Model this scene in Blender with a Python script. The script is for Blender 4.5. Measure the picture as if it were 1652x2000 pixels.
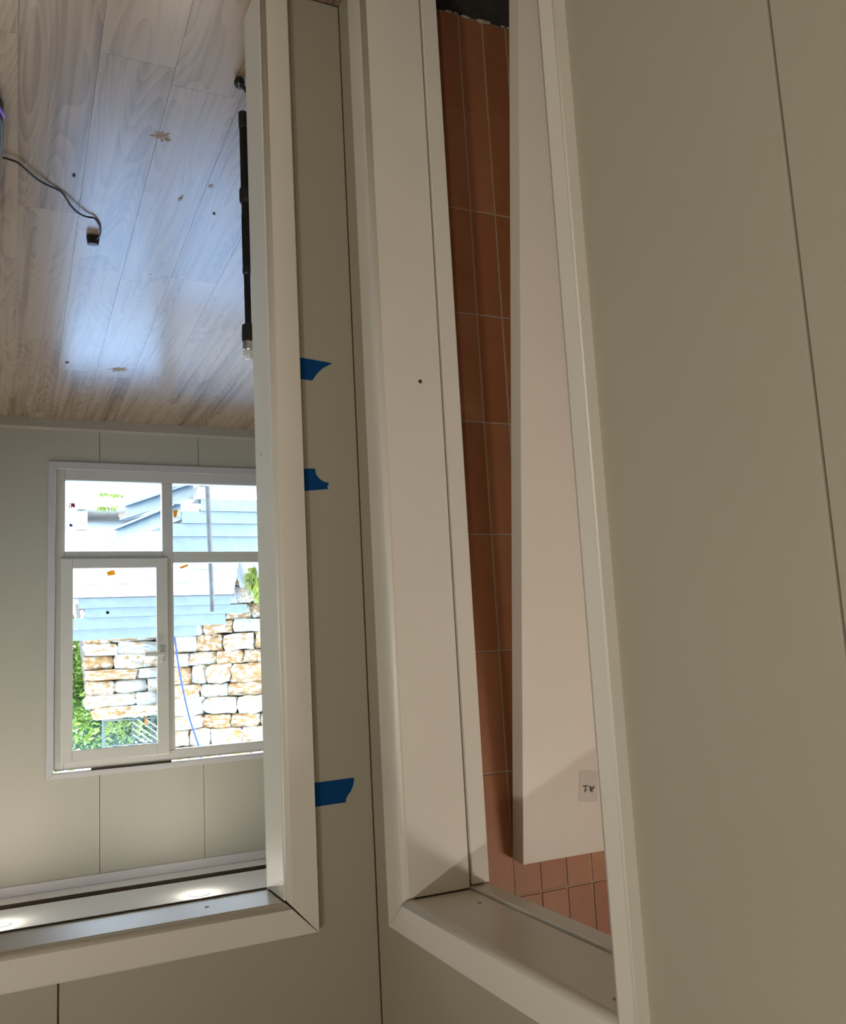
import bpy, bmesh, math, random
from mathutils import Matrix, Vector
random.seed(7)
for o in list(bpy.data.objects): bpy.data.objects.remove(o, do_unlink=True)
SC = bpy.context.scene
COL = SC.collection
# ------------------------------------------------------------------ camera
# the photograph was taken with the phone upside down: the camera is rolled by about 180 degrees
W = ((-0.902479, -0.015946, -0.430438), (-0.427474, 0.155872, 0.890489), (0.052894, 0.987649, -0.147487))
cd = bpy.data.cameras.new('camera'); cam = bpy.data.objects.new('camera', cd); COL.objects.link(cam)
cd.sensor_fit = 'VERTICAL'; cd.sensor_height = 36.0; cd.sensor_width = 36.0
cd.lens = 1768.97 / 2000 * 36.0; cd.clip_start = 0.02; cd.clip_end = 300
m = Matrix.Identity(4)
for i in range(3):
    m[i][0] = W[i][0]; m[i][1] = -W[i][1]; m[i][2] = -W[i][2]
m[2][3] = 1.5
cam.matrix_world = m
SC.camera = cam
# ------------------------------------------------------------------ world, sun, exposure
world = bpy.data.worlds.new('sky'); SC.world = world; world.use_nodes = True
wn = world.node_tree.nodes; wl = world.node_tree.links
bg = wn['Background']; sky = wn.new('ShaderNodeTexSky'); sky.sky_type = 'NISHITA'; sky.sun_disc = False
sky.sun_elevation = math.radians(56); sky.sun_rotation = math.radians(254); sky.air_density = 1.0; sky.dust_density = 0.6; sky.ozone_density = 2.0
wl.new(sky.outputs[0], bg.inputs[0]); bg.inputs[1].default_value = 2.0
sd = bpy.data.lights.new('sun', 'SUN'); sd.energy = 17.0; sd.angle = 0.009; sd.color = (1.0, 0.95, 0.90)
sun = bpy.data.objects.new('sun', sd); COL.objects.link(sun)
SUNDIR = Vector((-0.55, -0.10, 0.80)).normalized()       # towards the sun (behind the house, to the left)
sun.rotation_euler = SUNDIR.to_track_quat('Z', 'Y').to_euler()
vs = SC.view_settings
vs.view_transform = 'Standard'; vs.look = 'None'; vs.exposure = 0.0; vs.gamma = 1.0; vs.use_curve_mapping = False
ROOM_W = 5.4; HALL_W = 21.0; BATH_W = 6.5
WARM = (1.0, 0.95, 0.83); NEUTRAL = (1.0, 0.95, 0.84)

# ------------------------------------------------------------------ materials
def mat(name, col, rough=0.5, metal=0.0, noise=None, bump=None, rnd=None, spec=0.5, emit=None):
    """procedural principled material. noise=(scale, amount, detail), bump=(scale, strength, distance), rnd=per object value spread"""
    M = bpy.data.materials.new(name); M.use_nodes = True
    N = M.node_tree.nodes; L = M.node_tree.links; b = N['Principled BSDF']
    b.inputs['Roughness'].default_value = rough; b.inputs['Metallic'].default_value = metal
    b.inputs['Specular IOR Level'].default_value = spec
    c = N.new('ShaderNodeRGB'); c.outputs[0].default_value = (*col, 1); out = c.outputs[0]
    tc = N.new('ShaderNodeTexCoord')
    if noise:
        nz = N.new('ShaderNodeTexNoise'); nz.inputs['Scale'].default_value = noise[0]; nz.inputs['Detail'].default_value = noise[2]
        L.new(tc.outputs['Object'], nz.inputs['Vector'])
        mr = N.new('ShaderNodeMapRange'); mr.inputs[1].default_value = .3; mr.inputs[2].default_value = .7
        mr.inputs[3].default_value = 1 - noise[1]; mr.inputs[4].default_value = 1 + noise[1]
        L.new(nz.outputs[0], mr.inputs[0])
        mx = N.new('ShaderNodeVectorMath'); mx.operation = 'SCALE'; L.new(out, mx.inputs[0]); L.new(mr.outputs[0], mx.inputs['Scale']); out = mx.outputs[0]
    if rnd:
        oi = N.new('ShaderNodeObjectInfo'); mr = N.new('ShaderNodeMapRange'); mr.inputs[3].default_value = 1 - rnd; mr.inputs[4].default_value = 1 + rnd
        L.new(oi.outputs['Random'], mr.inputs[0])
        mx = N.new('ShaderNodeVectorMath'); mx.operation = 'SCALE'; L.new(out, mx.inputs[0]); L.new(mr.outputs[0], mx.inputs['Scale']); out = mx.outputs[0]
    L.new(out, b.inputs['Base Color'])
    if bump:
        nz = N.new('ShaderNodeTexNoise'); nz.inputs['Scale'].default_value = bump[0]; nz.inputs['Detail'].default_value = 3
        L.new(tc.outputs['Object'], nz.inputs['Vector'])
        bp = N.new('ShaderNodeBump'); bp.inputs['Strength'].default_value = bump[1]; bp.inputs['Distance'].default_value = bump[2]
        L.new(nz.outputs[0], bp.inputs['Height']); L.new(bp.outputs[0], b.inputs['Normal'])
    if emit:
        b.inputs['Emission Color'].default_value = (*emit[0], 1); b.inputs['Emission Strength'].default_value = emit[1]
    return M

def ramp(N, L, src, stops):
    r = N.new('ShaderNodeValToRGB'); e = r.color_ramp.elements
    while len(e) < len(stops): e.new(0.5)
    for i, (p, c) in enumerate(stops): e[i].position = p; e[i].color = (*c, 1)
    L.new(src, r.inputs[0]); return r.outputs[0]

def wood_floor():
    M = bpy.data.materials.new('oak_laminate'); M.use_nodes = True; N = M.node_tree.nodes; L = M.node_tree.links; b = N['Principled BSDF']
    tc = N.new('ShaderNodeTexCoord'); oi = N.new('ShaderNodeObjectInfo')
    mul = N.new('ShaderNodeMath'); mul.operation = 'MULTIPLY'; mul.inputs[1].default_value = 37.0; L.new(oi.outputs['Random'], mul.inputs[0])
    cx = N.new('ShaderNodeCombineXYZ'); L.new(mul.outputs[0], cx.inputs[0]); L.new(mul.outputs[0], cx.inputs[1]); L.new(mul.outputs[0], cx.inputs[2])
    ad = N.new('ShaderNodeVectorMath'); ad.operation = 'ADD'; L.new(tc.outputs['Object'], ad.inputs[0]); L.new(cx.outputs[0], ad.inputs[1])
    # rings: contour lines of a stretched noise give the cathedral figure
    mp = N.new('ShaderNodeMapping'); mp.inputs['Scale'].default_value = (6.0, 0.75, 1); L.new(ad.outputs[0], mp.inputs[0])
    n1 = N.new('ShaderNodeTexNoise'); n1.inputs['Scale'].default_value = 1.0; n1.inputs['Detail'].default_value = 1.0; n1.inputs['Distortion'].default_value = 0.25
    L.new(mp.outputs[0], n1.inputs['Vector'])
    k = N.new('ShaderNodeMath'); k.operation = 'MULTIPLY'; k.inputs[1].default_value = 24.0; L.new(n1.outputs[0], k.inputs[0])
    fr = N.new('ShaderNodeMath'); fr.operation = 'FRACT'; L.new(k.outputs[0], fr.inputs[0])
    # fine fibre
    mp2 = N.new('ShaderNodeMapping'); mp2.inputs['Scale'].default_value = (60.0, 1.8, 1); L.new(ad.outputs[0], mp2.inputs[0])
    n2 = N.new('ShaderNodeTexNoise'); n2.inputs['Scale'].default_value = 1.0; n2.inputs['Detail'].default_value = 2.0; L.new(mp2.outputs[0], n2.inputs['Vector'])
    mp3 = N.new('ShaderNodeMapping'); mp3.inputs['Scale'].default_value = (22.0, 0.5, 1); L.new(ad.outputs[0], mp3.inputs[0])
    n3 = N.new('ShaderNodeTexNoise'); n3.inputs['Scale'].default_value = 1.0; n3.inputs['Detail'].default_value = 2.0; L.new(mp3.outputs[0], n3.inputs['Vector'])
    def mad(a, w, c):
        q = N.new('ShaderNodeMath'); q.operation = 'MULTIPLY_ADD'; L.new(a, q.inputs[0]); q.inputs[1].default_value = w
        if isinstance(c, float): q.inputs[2].default_value = c
        else: L.new(c, q.inputs[2])
        return q.outputs[0]
    v = mad(fr.outputs[0], 0.10, 0.075); v = mad(n2.outputs[0], 0.26, v); v = mad(n3.outputs[0], 0.44, v); v = mad(oi.outputs['Random'], 0.08, v)
    c = ramp(N, L, v, [(0.36, (0.150, 0.098, 0.063)), (0.46, (0.240, 0.167, 0.112)), (0.56, (0.315, 0.228, 0.160)), (0.95, (0.37, 0.275, 0.195))])
    L.new(c, b.inputs['Base Color']); b.inputs['IOR'].default_value = 1.58
    rr = N.new('ShaderNodeMapRange'); rr.inputs[3].default_value = 0.26; rr.inputs[4].default_value = 0.26; L.new(n2.outputs[0], rr.inputs[0]); L.new(rr.outputs[0], b.inputs['Roughness'])
    return M

def terracotta():
    M = bpy.data.materials.new('terracotta_glaze'); M.use_nodes = True; N = M.node_tree.nodes; L = M.node_tree.links; b = N['Principled BSDF']
    tc = N.new('ShaderNodeTexCoord'); oi = N.new('ShaderNodeObjectInfo')
    mul = N.new('ShaderNodeVectorMath'); mul.operation = 'SCALE'; mul.inputs[0].default_value = (13, 29, 51); L.new(oi.outputs['Random'], mul.inputs['Scale'])
    ad = N.new('ShaderNodeVectorMath'); ad.operation = 'ADD'; L.new(tc.outputs['Object'], ad.inputs[0]); L.new(mul.outputs[0], ad.inputs[1])
    n1 = N.new('ShaderNodeTexNoise'); n1.inputs['Scale'].default_value = 14; n1.inputs['Detail'].default_value = 4; L.new(ad.outputs[0], n1.inputs['Vector'])
    a = N.new('ShaderNodeMath'); a.operation = 'MULTIPLY_ADD'; a.inputs[1].default_value = 0.45; L.new(oi.outputs['Random'], a.inputs[0])
    a2 = N.new('ShaderNodeMath'); a2.operation = 'MULTIPLY'; a2.inputs[1].default_value = 0.55; L.new(n1.outputs[0], a2.inputs[0]); L.new(a2.outputs[0], a.inputs[2])
    L.new(ramp(N, L, a.outputs[0], [(0.15, (0.38, 0.140, 0.062)), (0.5, (0.44, 0.175, 0.085)), (0.75, (0.50, 0.225, 0.120)), (0.9, (0.55, 0.31, 0.20))]), b.inputs['Base Color'])
    b.inputs['Roughness'].default_value = 0.46
    bp = N.new('ShaderNodeBump'); bp.inputs['Strength'].default_value = 0.15; bp.inputs['Distance'].default_value = 0.002; L.new(n1.outputs[0], bp.inputs['Height']); L.new(bp.outputs[0], b.inputs['Normal'])
    return M

def stone_mat():
    M = bpy.data.materials.new('field_stone'); M.use_nodes = True; N = M.node_tree.nodes; L = M.node_tree.links; b = N['Principled BSDF']
    tc = N.new('ShaderNodeTexCoord'); oi = N.new('ShaderNodeObjectInfo')
    mul = N.new('ShaderNodeVectorMath'); mul.operation = 'SCALE'; mul.inputs[0].default_value = (13, 29, 51); L.new(oi.outputs['Random'], mul.inputs['Scale'])
    ad = N.new('ShaderNodeVectorMath'); ad.operation = 'ADD'; L.new(tc.outputs['Object'], ad.inputs[0]); L.new(mul.outputs[0], ad.inputs[1])
    n1 = N.new('ShaderNodeTexNoise'); n1.inputs['Scale'].default_value = 4.2; n1.inputs['Detail'].default_value = 8; n1.inputs['Roughness'].default_value = .65; L.new(ad.outputs[0], n1.inputs['Vector'])
    a = N.new('ShaderNodeMath'); a.operation = 'MULTIPLY_ADD'; a.inputs[1].default_value = 0.20; L.new(oi.outputs['Random'], a.inputs[0]); L.new(n1.outputs[0], a.inputs[2])
    L.new(ramp(N, L, a.outputs[0], [(0.34, (0.22, 0.23, 0.24)), (0.46, (0.46, 0.43, 0.37)), (0.60, (0.54, 0.48, 0.38)), (0.68, (0.40, 0.22, 0.08)), (0.80, (0.27, 0.14, 0.055))]), b.inputs['Base Color'])
    b.inputs['Roughness'].default_value = 0.9
    bp = N.new('ShaderNodeBump'); bp.inputs['Strength'].default_value = 0.8; bp.inputs['Distance'].default_value = 0.02; L.new(n1.outputs[0], bp.inputs['Height']); L.new(bp.outputs[0], b.inputs['Normal'])
    return M

def glass_mat():
    M = bpy.data.materials.new('window_glass'); M.use_nodes = True; N = M.node_tree.nodes; L = M.node_tree.links
    N.remove(N['Principled BSDF']); out = N['Material Output']
    t = N.new('ShaderNodeBsdfTransparent'); t.inputs[0].default_value = (0.93, 0.96, 0.95, 1)
    g = N.new('ShaderNodeBsdfGlossy'); g.inputs['Roughness'].default_value = 0.0
    f = N.new('ShaderNodeFresnel'); f.inputs[0].default_value = 1.35
    mx = N.new('ShaderNodeMixShader'); L.new(f.outputs[0], mx.inputs[0]); L.new(t.outputs[0], mx.inputs[1]); L.new(g.outputs[0], mx.inputs[2]); L.new(mx.outputs[0], out.inputs[0])
    return M

def leaf_mat(name, c1, c2):
    M = bpy.data.materials.new(name); M.use_nodes = True; N = M.node_tree.nodes; L = M.node_tree.links; b = N['Principled BSDF']
    tc = N.new('ShaderNodeTexCoord'); n1 = N.new('ShaderNodeTexNoise'); n1.inputs['Scale'].default_value = 4.5; n1.inputs['Detail'].default_value = 6; L.new(tc.outputs['Object'], n1.inputs['Vector'])
    c = ramp(N, L, n1.outputs[0], [(0.35, c1), (0.65, c2)]); L.new(c, b.inputs['Base Color']); b.inputs['Roughness'].default_value = .6
    tr = N.new('ShaderNodeBsdfTranslucent'); L.new(c, tr.inputs[0]); mx = N.new('ShaderNodeMixShader'); mx.inputs[0].default_value = .35
    L.new(b.outputs[0], mx.inputs[1]); L.new(tr.outputs[0], mx.inputs[2]); L.new(mx.outputs[0], N['Material Output'].inputs[0])
    return M

M = {
 'panel': mat('wall_panel_beige', (0.435, 0.405, 0.330), 0.62, noise=(3, .02, 3), bump=(420, .10, .0006)),
 'core': mat('wall_core', (0.30, 0.26, 0.20), 0.8, noise=(20, .1, 2)),
 'white': mat('white_foil_trim', (0.79, 0.755, 0.70), 0.36, noise=(6, .015, 2), bump=(260, .03, .0005)),
 'gloss': mat('white_gloss_lining', (0.80, 0.785, 0.73), 0.32, noise=(5, .02, 2)),
 'alu': mat('grey_window_trim', (0.50, 0.48, 0.475), 0.4, noise=(8, .01, 2)),
 'pvc': mat('white_pvc', (0.56, 0.535, 0.49), 0.35, noise=(8, .01, 2)),
 'lilac': mat('white_matt_cornice', (0.60, 0.55, 0.555), 0.55, noise=(40, .02, 2)),
 'ceil': mat('ceiling_white', (0.91, 0.89, 0.85), 0.6, noise=(4, .01, 2)),
 'slot': mat('dark_brown_slot', (0.07, 0.045, 0.03), 0.7, noise=(30, .1, 2)),
 'skirt': mat('grey_brown_skirting', (0.36, 0.31, 0.25), 0.55, noise=(40, .06, 3)),
 'sub': mat('subfloor', (0.12, 0.09, 0.07), 0.8, noise=(20, .1, 2)),
 'dark': mat('dark_membrane', (0.030, 0.027, 0.025), 0.85, noise=(30, .3, 3), bump=(60, .3, .003)),
 'grout': mat('pale_grout', (0.50, 0.40, 0.33), 0.85, noise=(60, .08, 3)),
 'mortar': mat('mortar', (0.55, 0.48, 0.42), 0.9, noise=(60, .2, 3), bump=(120, .6, .003)),
 'leaf': mat('white_door_skin', (0.80, 0.74, 0.68), 0.42, noise=(5, .015, 3), bump=(180, .03, .0005)),
 'paper': mat('tape_paper', (0.66, 0.60, 0.56), 0.35, noise=(80, .02, 2)),
 'ink': mat('black_ink', (0.02, 0.016, 0.015), 0.6, noise=(80, .1, 2)),
 'tape': mat('blue_masking_tape', (0.002, 0.060, 0.21), 0.85, spec=0.15, noise=(90, .08, 3), bump=(500, .3, .0004)),
 'steelscrew': mat('screw_steel', (0.30, 0.29, 0.28), 0.35, 1.0, noise=(200, .1, 2)),
 'black': mat('black_plastic', (0.012, 0.012, 0.013), 0.38, noise=(60, .1, 2)),
 'blackmetal': mat('black_anodised', (0.010, 0.010, 0.011), 0.28, 0.3, noise=(90, .1, 2)),
 'silver': mat('silver_tip', (0.70, 0.71, 0.72), 0.18, 0.9, noise=(60, .05, 2)),
 'clear': mat('frosted_tip', (0.72, 0.74, 0.76), 0.25, noise=(60, .03, 2)),
 'purple': mat('purple_light_strip', (0.20, 0.12, 0.5), 0.3, noise=(60, .05, 2), emit=((0.30, 0.18, 0.85), 0.25)),
 'brass': mat('plug_brass', (0.6, 0.5, 0.3), 0.3, 1.0, noise=(90, .05, 2)),
 'scrap': mat('dark_scrap', (0.05, 0.04, 0.035), 0.8, noise=(90, .2, 2)),
 'smear': mat('dried_glue_smear', (0.30, 0.225, 0.16), 0.85, noise=(120, .2, 4)),
 'lamp': mat('lamp_lens', (0.9, 0.9, 0.88), 0.4, noise=(10, .01, 1), emit=((1.0, 0.93, 0.82), 9.0)),
 'red': mat('red_marker', (0.65, 0.03, 0.10), 0.5, noise=(60, .05, 2)),
 'blue': mat('blue_marker', (0.03, 0.06, 0.45), 0.5, noise=(60, .05, 2)),
 'galv': mat('galvanised_steel', (0.145, 0.18, 0.20), 0.5, 0.25, noise=(9, .10, 5)),
 'wrap': mat('white_wrapped_panel', (0.62, 0.62, 0.66), 0.5, noise=(5, .06, 5)),
 'timber': mat('weathered_timber', (0.30, 0.23, 0.17), 0.85, noise=(30, .25, 4)),
 'pipe': mat('dark_grey_pipe', (0.055, 0.058, 0.062), 0.5, 0.3, noise=(14, .35, 5)),
 'ground': mat('dry_pale_ground', (0.80, 0.765, 0.70), 0.95, noise=(2.5, .12, 7), bump=(5, .5, .05)),
 'gap': mat('soil_backfill', (0.16, 0.13, 0.10), 0.95, noise=(9, .3, 4)),
 'fence': mat('fence_grey', (0.12, 0.13, 0.14), 0.5, 0.3, noise=(30, .1, 2)),
 'rail': mat('white_rail', (0.78, 0.78, 0.78), 0.5, noise=(20, .03, 2)),
 'rope': mat('blue_rope', (0.02, 0.05, 0.42), 0.7, noise=(120, .2, 2)),
 'orange': mat('orange_marker', (0.55, 0.17, 0.01), 0.6, noise=(20, .15, 2)),
 'foam': mat('brown_foam', (0.16, 0.11, 0.07), 0.9, noise=(60, .2, 3)),
 'render': mat('outer_cladding', (0.55, 0.53, 0.50), 0.7, noise=(6, .05, 3)),
 'bark': mat('bark', (0.14, 0.10, 0.07), 0.9, noise=(20, .3, 4)),
 'wood': wood_floor(), 'tile': terracotta(), 'stone': stone_mat(), 'glass': glass_mat(),
 'leafA': leaf_mat('leaves_bright', (0.06, 0.13, 0.014), (0.26, 0.35, 0.055)),
 'leafB': leaf_mat('leaves_deep', (0.03, 0.075, 0.025), (0.12, 0.21, 0.075)),
 'yellow': leaf_mat('yellow_sticker', (0.90, 0.44, 0.012), (0.95, 0.50, 0.02)),
 'grass2': leaf_mat('grass_dry', (0.16, 0.25, 0.02), (0.42, 0.46, 0.10)),
 'grass': leaf_mat('grass_blades', (0.06, 0.13, 0.015), (0.24, 0.30, 0.05)),
}

# ------------------------------------------------------------------ helpers
def tag(o, label=None, cat=None, group=None, kind=None):
    if label: o['label'] = label
    if cat: o['category'] = cat
    if group: o['group'] = group
    if kind: o['kind'] = kind
    return o
def link(name, me, mt=None, parent=None):
    o = bpy.data.objects.new(name, me); COL.objects.link(o)
    if mt is not None:
        me.materials.clear(); me.materials.append(M[mt] if isinstance(mt, str) else mt)
    if parent is not None: o.parent = parent
    return o
def empty(name, loc=(0, 0, 0), parent=None):
    o = bpy.data.objects.new(name, None); COL.objects.link(o); o.location = loc; o.empty_display_size = .05
    if parent is not None: o.parent = parent
    return o
def pydata(name, V, F, mt, parent=None, smooth=False):
    me = bpy.data.meshes.new(name); me.from_pydata([tuple(v) for v in V], [], [tuple(f) for f in F]); me.validate()
    bm = bmesh.new(); bm.from_mesh(me); bmesh.ops.recalc_face_normals(bm, faces=bm.faces); bm.to_mesh(me); bm.free()
    if smooth:
        for p in me.polygons: p.use_smooth = True
    return link(name, me, mt, parent)
class MB:
    """collects shapes of ONE part into one mesh"""
    def __init__(s): s.V = []; s.F = []
    def add(s, V, F):
        n = len(s.V); s.V += [tuple(v) for v in V]; s.F += [tuple(i + n for i in f) for f in F]; return s
    def box(s, x0, x1, y0, y1, z0, z1):
        x0, x1 = sorted((x0, x1)); y0, y1 = sorted((y0, y1)); z0, z1 = sorted((z0, z1))
        return s.add([(x0, y0, z0), (x1, y0, z0), (x1, y1, z0), (x0, y1, z0), (x0, y0, z1), (x1, y0, z1), (x1, y1, z1), (x0, y1, z1)],
                     [(0, 3, 2, 1), (4, 5, 6, 7), (0, 1, 5, 4), (1, 2, 6, 5), (2, 3, 7, 6), (3, 0, 4, 7)])
    def bar(s, a, b, w, h=None, up=(0, 0, 1)):
        a = Vector(a); b = Vector(b); h = h or w; d = (b - a).normalized(); u = Vector(up)
        if abs(d.dot(u)) > .98: u = Vector((1, 0, 0))
        r = d.cross(u).normalized() * w / 2; t = r.cross(d).normalized() * h / 2
        return s.add([a - r - t, a + r - t, a + r + t, a - r + t, b - r - t, b + r - t, b + r + t, b - r + t],
                     [(0, 1, 2, 3), (7, 6, 5, 4), (0, 4, 5, 1), (1, 5, 6, 2), (2, 6, 7, 3), (3, 7, 4, 0)])
    def tube(s, pts, rad, n=10, cap=True):
        pts = [Vector(p) for p in pts]; k = len(pts); rads = rad if isinstance(rad, (list, tuple)) else [rad] * k
        base = len(s.V); u = None
        for i, p in enumerate(pts):
            d = (pts[min(i + 1, k - 1)] - pts[max(i - 1, 0)])
            d = d.normalized() if d.length > 1e-9 else Vector((0, 0, 1))
            if u is None:
                u = d.orthogonal().normalized()
            else:
                u = (u - d * u.dot(d)); u = u.normalized() if u.length > 1e-6 else d.orthogonal().normalized()
            v = d.cross(u)
            for j in range(n):
                a = 2 * math.pi * j / n; s.V.append(tuple(p + (u * math.cos(a) + v * math.sin(a)) * rads[i]))
        for i in range(k - 1):
            for j in range(n):
                a = base + i * n + j; b = base + i * n + (j + 1) % n; s.F.append((a, b, b + n, a + n))
        if cap:
            s.F.append(tuple(base + j for j in range(n))[::-1]); s.F.append(tuple(base + (k - 1) * n + j for j in range(n)))
        return s
    def lathe(s, prof, c=(0, 0, 0), n=24):
        base = len(s.V)
        for r, z in prof:
            for j in range(n):
                a = 2 * math.pi * j / n; s.V.append((c[0] + r * math.cos(a), c[1] + r * math.sin(a), c[2] + z))
        for i in range(len(prof) - 1):
            for j in range(n):
                a = base + i * n + j; b = base + i * n + (j + 1) % n; s.F.append((a, b, b + n, a + n))
        s.F.append(tuple(base + j for j in range(n))[::-1]); s.F.append(tuple(base + (len(prof) - 1) * n + j for j in range(n)))
        return s
    def prism(s, poly, f0, f1):
        """poly: 2-D points; f0/f1 map a 2-D point to the two 3-D end faces"""
        n = len(poly)
        return s.add([f0(*p) for p in poly] + [f1(*p) for p in poly], [tuple(range(n))[::-1], tuple(range(n, 2 * n))] + [(i, (i + 1) % n, (i + 1) % n + n, i + n) for i in range(n)])
    def build(s, name, mt, parent=None, smooth=False, bevel=0.0, seg=2):
        o = pydata(name, s.V, s.F, mt, parent, smooth)
        if bevel:
            md = o.modifiers.new('bevel', 'BEVEL'); md.width = bevel; md.segments = seg; md.limit_method = 'ANGLE'; md.angle_limit = .6
            md.harden_normals = False
        return o
def box(name, mt, b, parent=None, bevel=0.0):
    return MB().box(*b).build(name, mt, parent, bevel=bevel)
def XZ(y0, y1): return (lambda a, b: (a, y0, b)), (lambda a, b: (a, y1, b))
def YZ(x0, x1): return (lambda a, b: (x0, a, b)), (lambda a, b: (x1, a, b))
def poly(name, mt, pts, maps, parent=None, bevel=0.0):
    return MB().prism(pts, *maps).build(name, mt, parent, bevel=bevel)

# ------------------------------------------------------------------ main dimensions (metres)
YB = 1.800          # hall face of the front wall (the wide opening)
XL = -0.719         # hall face of the left wall (the bathroom door)
YD = 5.814          # room face of the window wall
ZC = 2.753          # ceilings
YT = 1.720          # tiled wall of the bathroom
J = 0.0015          # half joint between wall panels

# ================================================================== STRUCTURE
# ---- front wall with the wide opening to the wood-floored room
OPX0, OPX1, OPZ = -0.535, 0.44, 1.985
wf = poly('wall_front', 'core', [(-2.45, -.02), (OPX0, -.02), (OPX0, OPZ), (OPX1, OPZ), (OPX1, -.02), (1.9, -.02), (1.9, ZC + .1), (-2.45, ZC + .1)], XZ(YB + .008, YB + .102))
tag(wf, 'beige panelled hall wall with the wide white framed opening', 'wall', kind='structure')
def panel_xz(pts, y0, y1, par): return poly('panel', 'panel', pts, XZ(y0, y1), par, bevel=.0016)
G = -0.119
panel_xz([(XL, 0), (OPX0, 0), (OPX0, OPZ), (G - J, OPZ), (G - J, ZC), (XL, ZC)], YB, YB + .0075, wf)
panel_xz([(G + J, OPZ), (OPX1, OPZ), (OPX1, 0), (.481 - J, 0), (.481 - J, ZC), (G + J, ZC)], YB, YB + .0075, wf)
panel_xz([(.481 + J, 0), (1.081 - J, 0), (1.081 - J, ZC), (.481 + J, ZC)], YB, YB + .0075, wf)
panel_xz([(1.081 + J, 0), (1.6, 0), (1.6, ZC), (1.081 + J, ZC)], YB, YB + .0075, wf)
# the same wall seen from the wood-floored room
for x0, x1 in ((-2.4, -1.2), (-1.2, OPX0)): panel_xz([(x0 + J, 0), (x1 - J, 0), (x1 - J, ZC), (x0 + J, ZC)], YB + .1025, YB + .110, wf)
panel_xz([(OPX0 + J, OPZ), (OPX1 - J, OPZ), (OPX1 - J, ZC), (OPX0 + J, ZC)], YB + .1025, YB + .110, wf)
panel_xz([(OPX1 + J, 0), (1.6, 0), (1.6, ZC), (OPX1 + J, ZC)], YB + .1025, YB + .110, wf)

# ---- left wall with the bathroom door
DY0, DY1, DZ = 0.975, 1.622, 1.968
wlft = poly('wall_left', 'core', [(-2.1, -.02), (DY0, -.02), (DY0, DZ), (DY1, DZ), (DY1, -.02), (1.806, -.02), (1.806, ZC + .1), (-2.1, ZC + .1)], YZ(XL - .008, XL - .150))
tag(wlft, 'beige panelled hall wall holding the narrow bathroom doorway', 'wall', kind='structure')
def panel_yz(pts, x0, x1, par): return poly('panel', 'panel', pts, YZ(x0, x1), par, bevel=.0016)
g1, g2 = 0.602, 1.202
panel_yz([(-2.1, 0), (-1.2 - J, 0), (-1.2 - J, ZC), (-2.1, ZC)], XL, XL - .0075, wlft)
panel_yz([(-1.2 + J, 0), (-.6 - J, 0), (-.6 - J, ZC), (-1.2 + J, ZC)], XL, XL - .0075, wlft)
panel_yz([(-.6 + J, 0), (0 - J, 0), (0 - J, ZC), (-.6 + J, ZC)], XL, XL - .0075, wlft)
panel_yz([(J, 0), (g1 - J, 0), (g1 - J, ZC), (J, ZC)], XL, XL - .0075, wlft)
panel_yz([(g1 + J, 0), (DY0, 0), (DY0, DZ), (g2 - J, DZ), (g2 - J, ZC), (g1 + J, ZC)], XL, XL - .0075, wlft)
panel_yz([(g2 + J, DZ), (DY1, DZ), (DY1, 0), (1.797, 0), (1.797, ZC), (g2 + J, ZC)], XL, XL - .0075, wlft)

# ---- hall: rear, right, floor, ceiling (behind and beside the camera)
wr = box('wall_right', 'core', (1.62, 1.70, -2.1, YB + .008, -.02, ZC + .1))
tag(wr, 'plain beige hall wall on the right behind the camera', 'wall', kind='structure')
for i in range(6): panel_yz([(-2.1 + .65 * i + J, 0), (-2.1 + .65 * (i + 1) - J, 0), (-2.1 + .65 * (i + 1) - J, ZC), (-2.1 + .65 * i + J, ZC)], 1.612, 1.6195, wr)
wb = box('wall_rear', 'core', (-.80, 1.70, -2.2, -2.11, -.02, ZC + .1)); tag(wb, 'plain beige hall wall behind the camera', 'wall', kind='structure')
for i in range(4): panel_xz([(-.719 + .58 * i + J, 0), (-.719 + .58 * (i + 1) - J, 0), (-.719 + .58 * (i + 1) - J, ZC), (-.719 + .58 * i + J, ZC)], -2.109, -2.10, wb)
hf = box('floor_hall', 'sub', (XL - .15, 1.70, -2.2, YB + .11, -.14, -.012)); tag(hf, 'hall floor of brown wood planks under the camera', 'floor', kind='structure')
hc = box('ceiling_hall', 'ceil', (-.80, 1.70, -2.2, YB + .006, ZC + .001, ZC + .08)); tag(hc, 'white flat hall ceiling above the doors', 'ceiling', kind='structure')

# ---- wood-floored room
rf = box('floor', 'sub', (-2.5, 1.8, YB + .11, YD + .12, -.14, -.012)); tag(rf, 'brown wood laminate floor of the room with the window', 'floor', kind='structure')
SL = -0.027; PW = 0.184; PL = 1.315
plank_cache = {}
def plank(s0, y0, y1, par):
    L_ = round(y1 - y0, 4)
    if L_ not in plank_cache:
        g = .0002; mb = MB()
        pts = [(g, g), (PW - g, g), (PW - g, L_ - g), (g, L_ - g)]
        mb.prism(pts, lambda a, b: (a + SL * b, b, -.0115), lambda a, b: (a + SL * b, b, 0.0))
        o = mb.build('plank', 'wood', par); plank_cache[L_] = o.data
    else:
        o = link('plank', plank_cache[L_], None, par)
    md = o.modifiers.new('bevel', 'BEVEL'); md.width = .0003; md.segments = 1; md.limit_method = 'ANGLE'
    o.location = (s0 + SL * y0, y0, 0)
    return o
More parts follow.
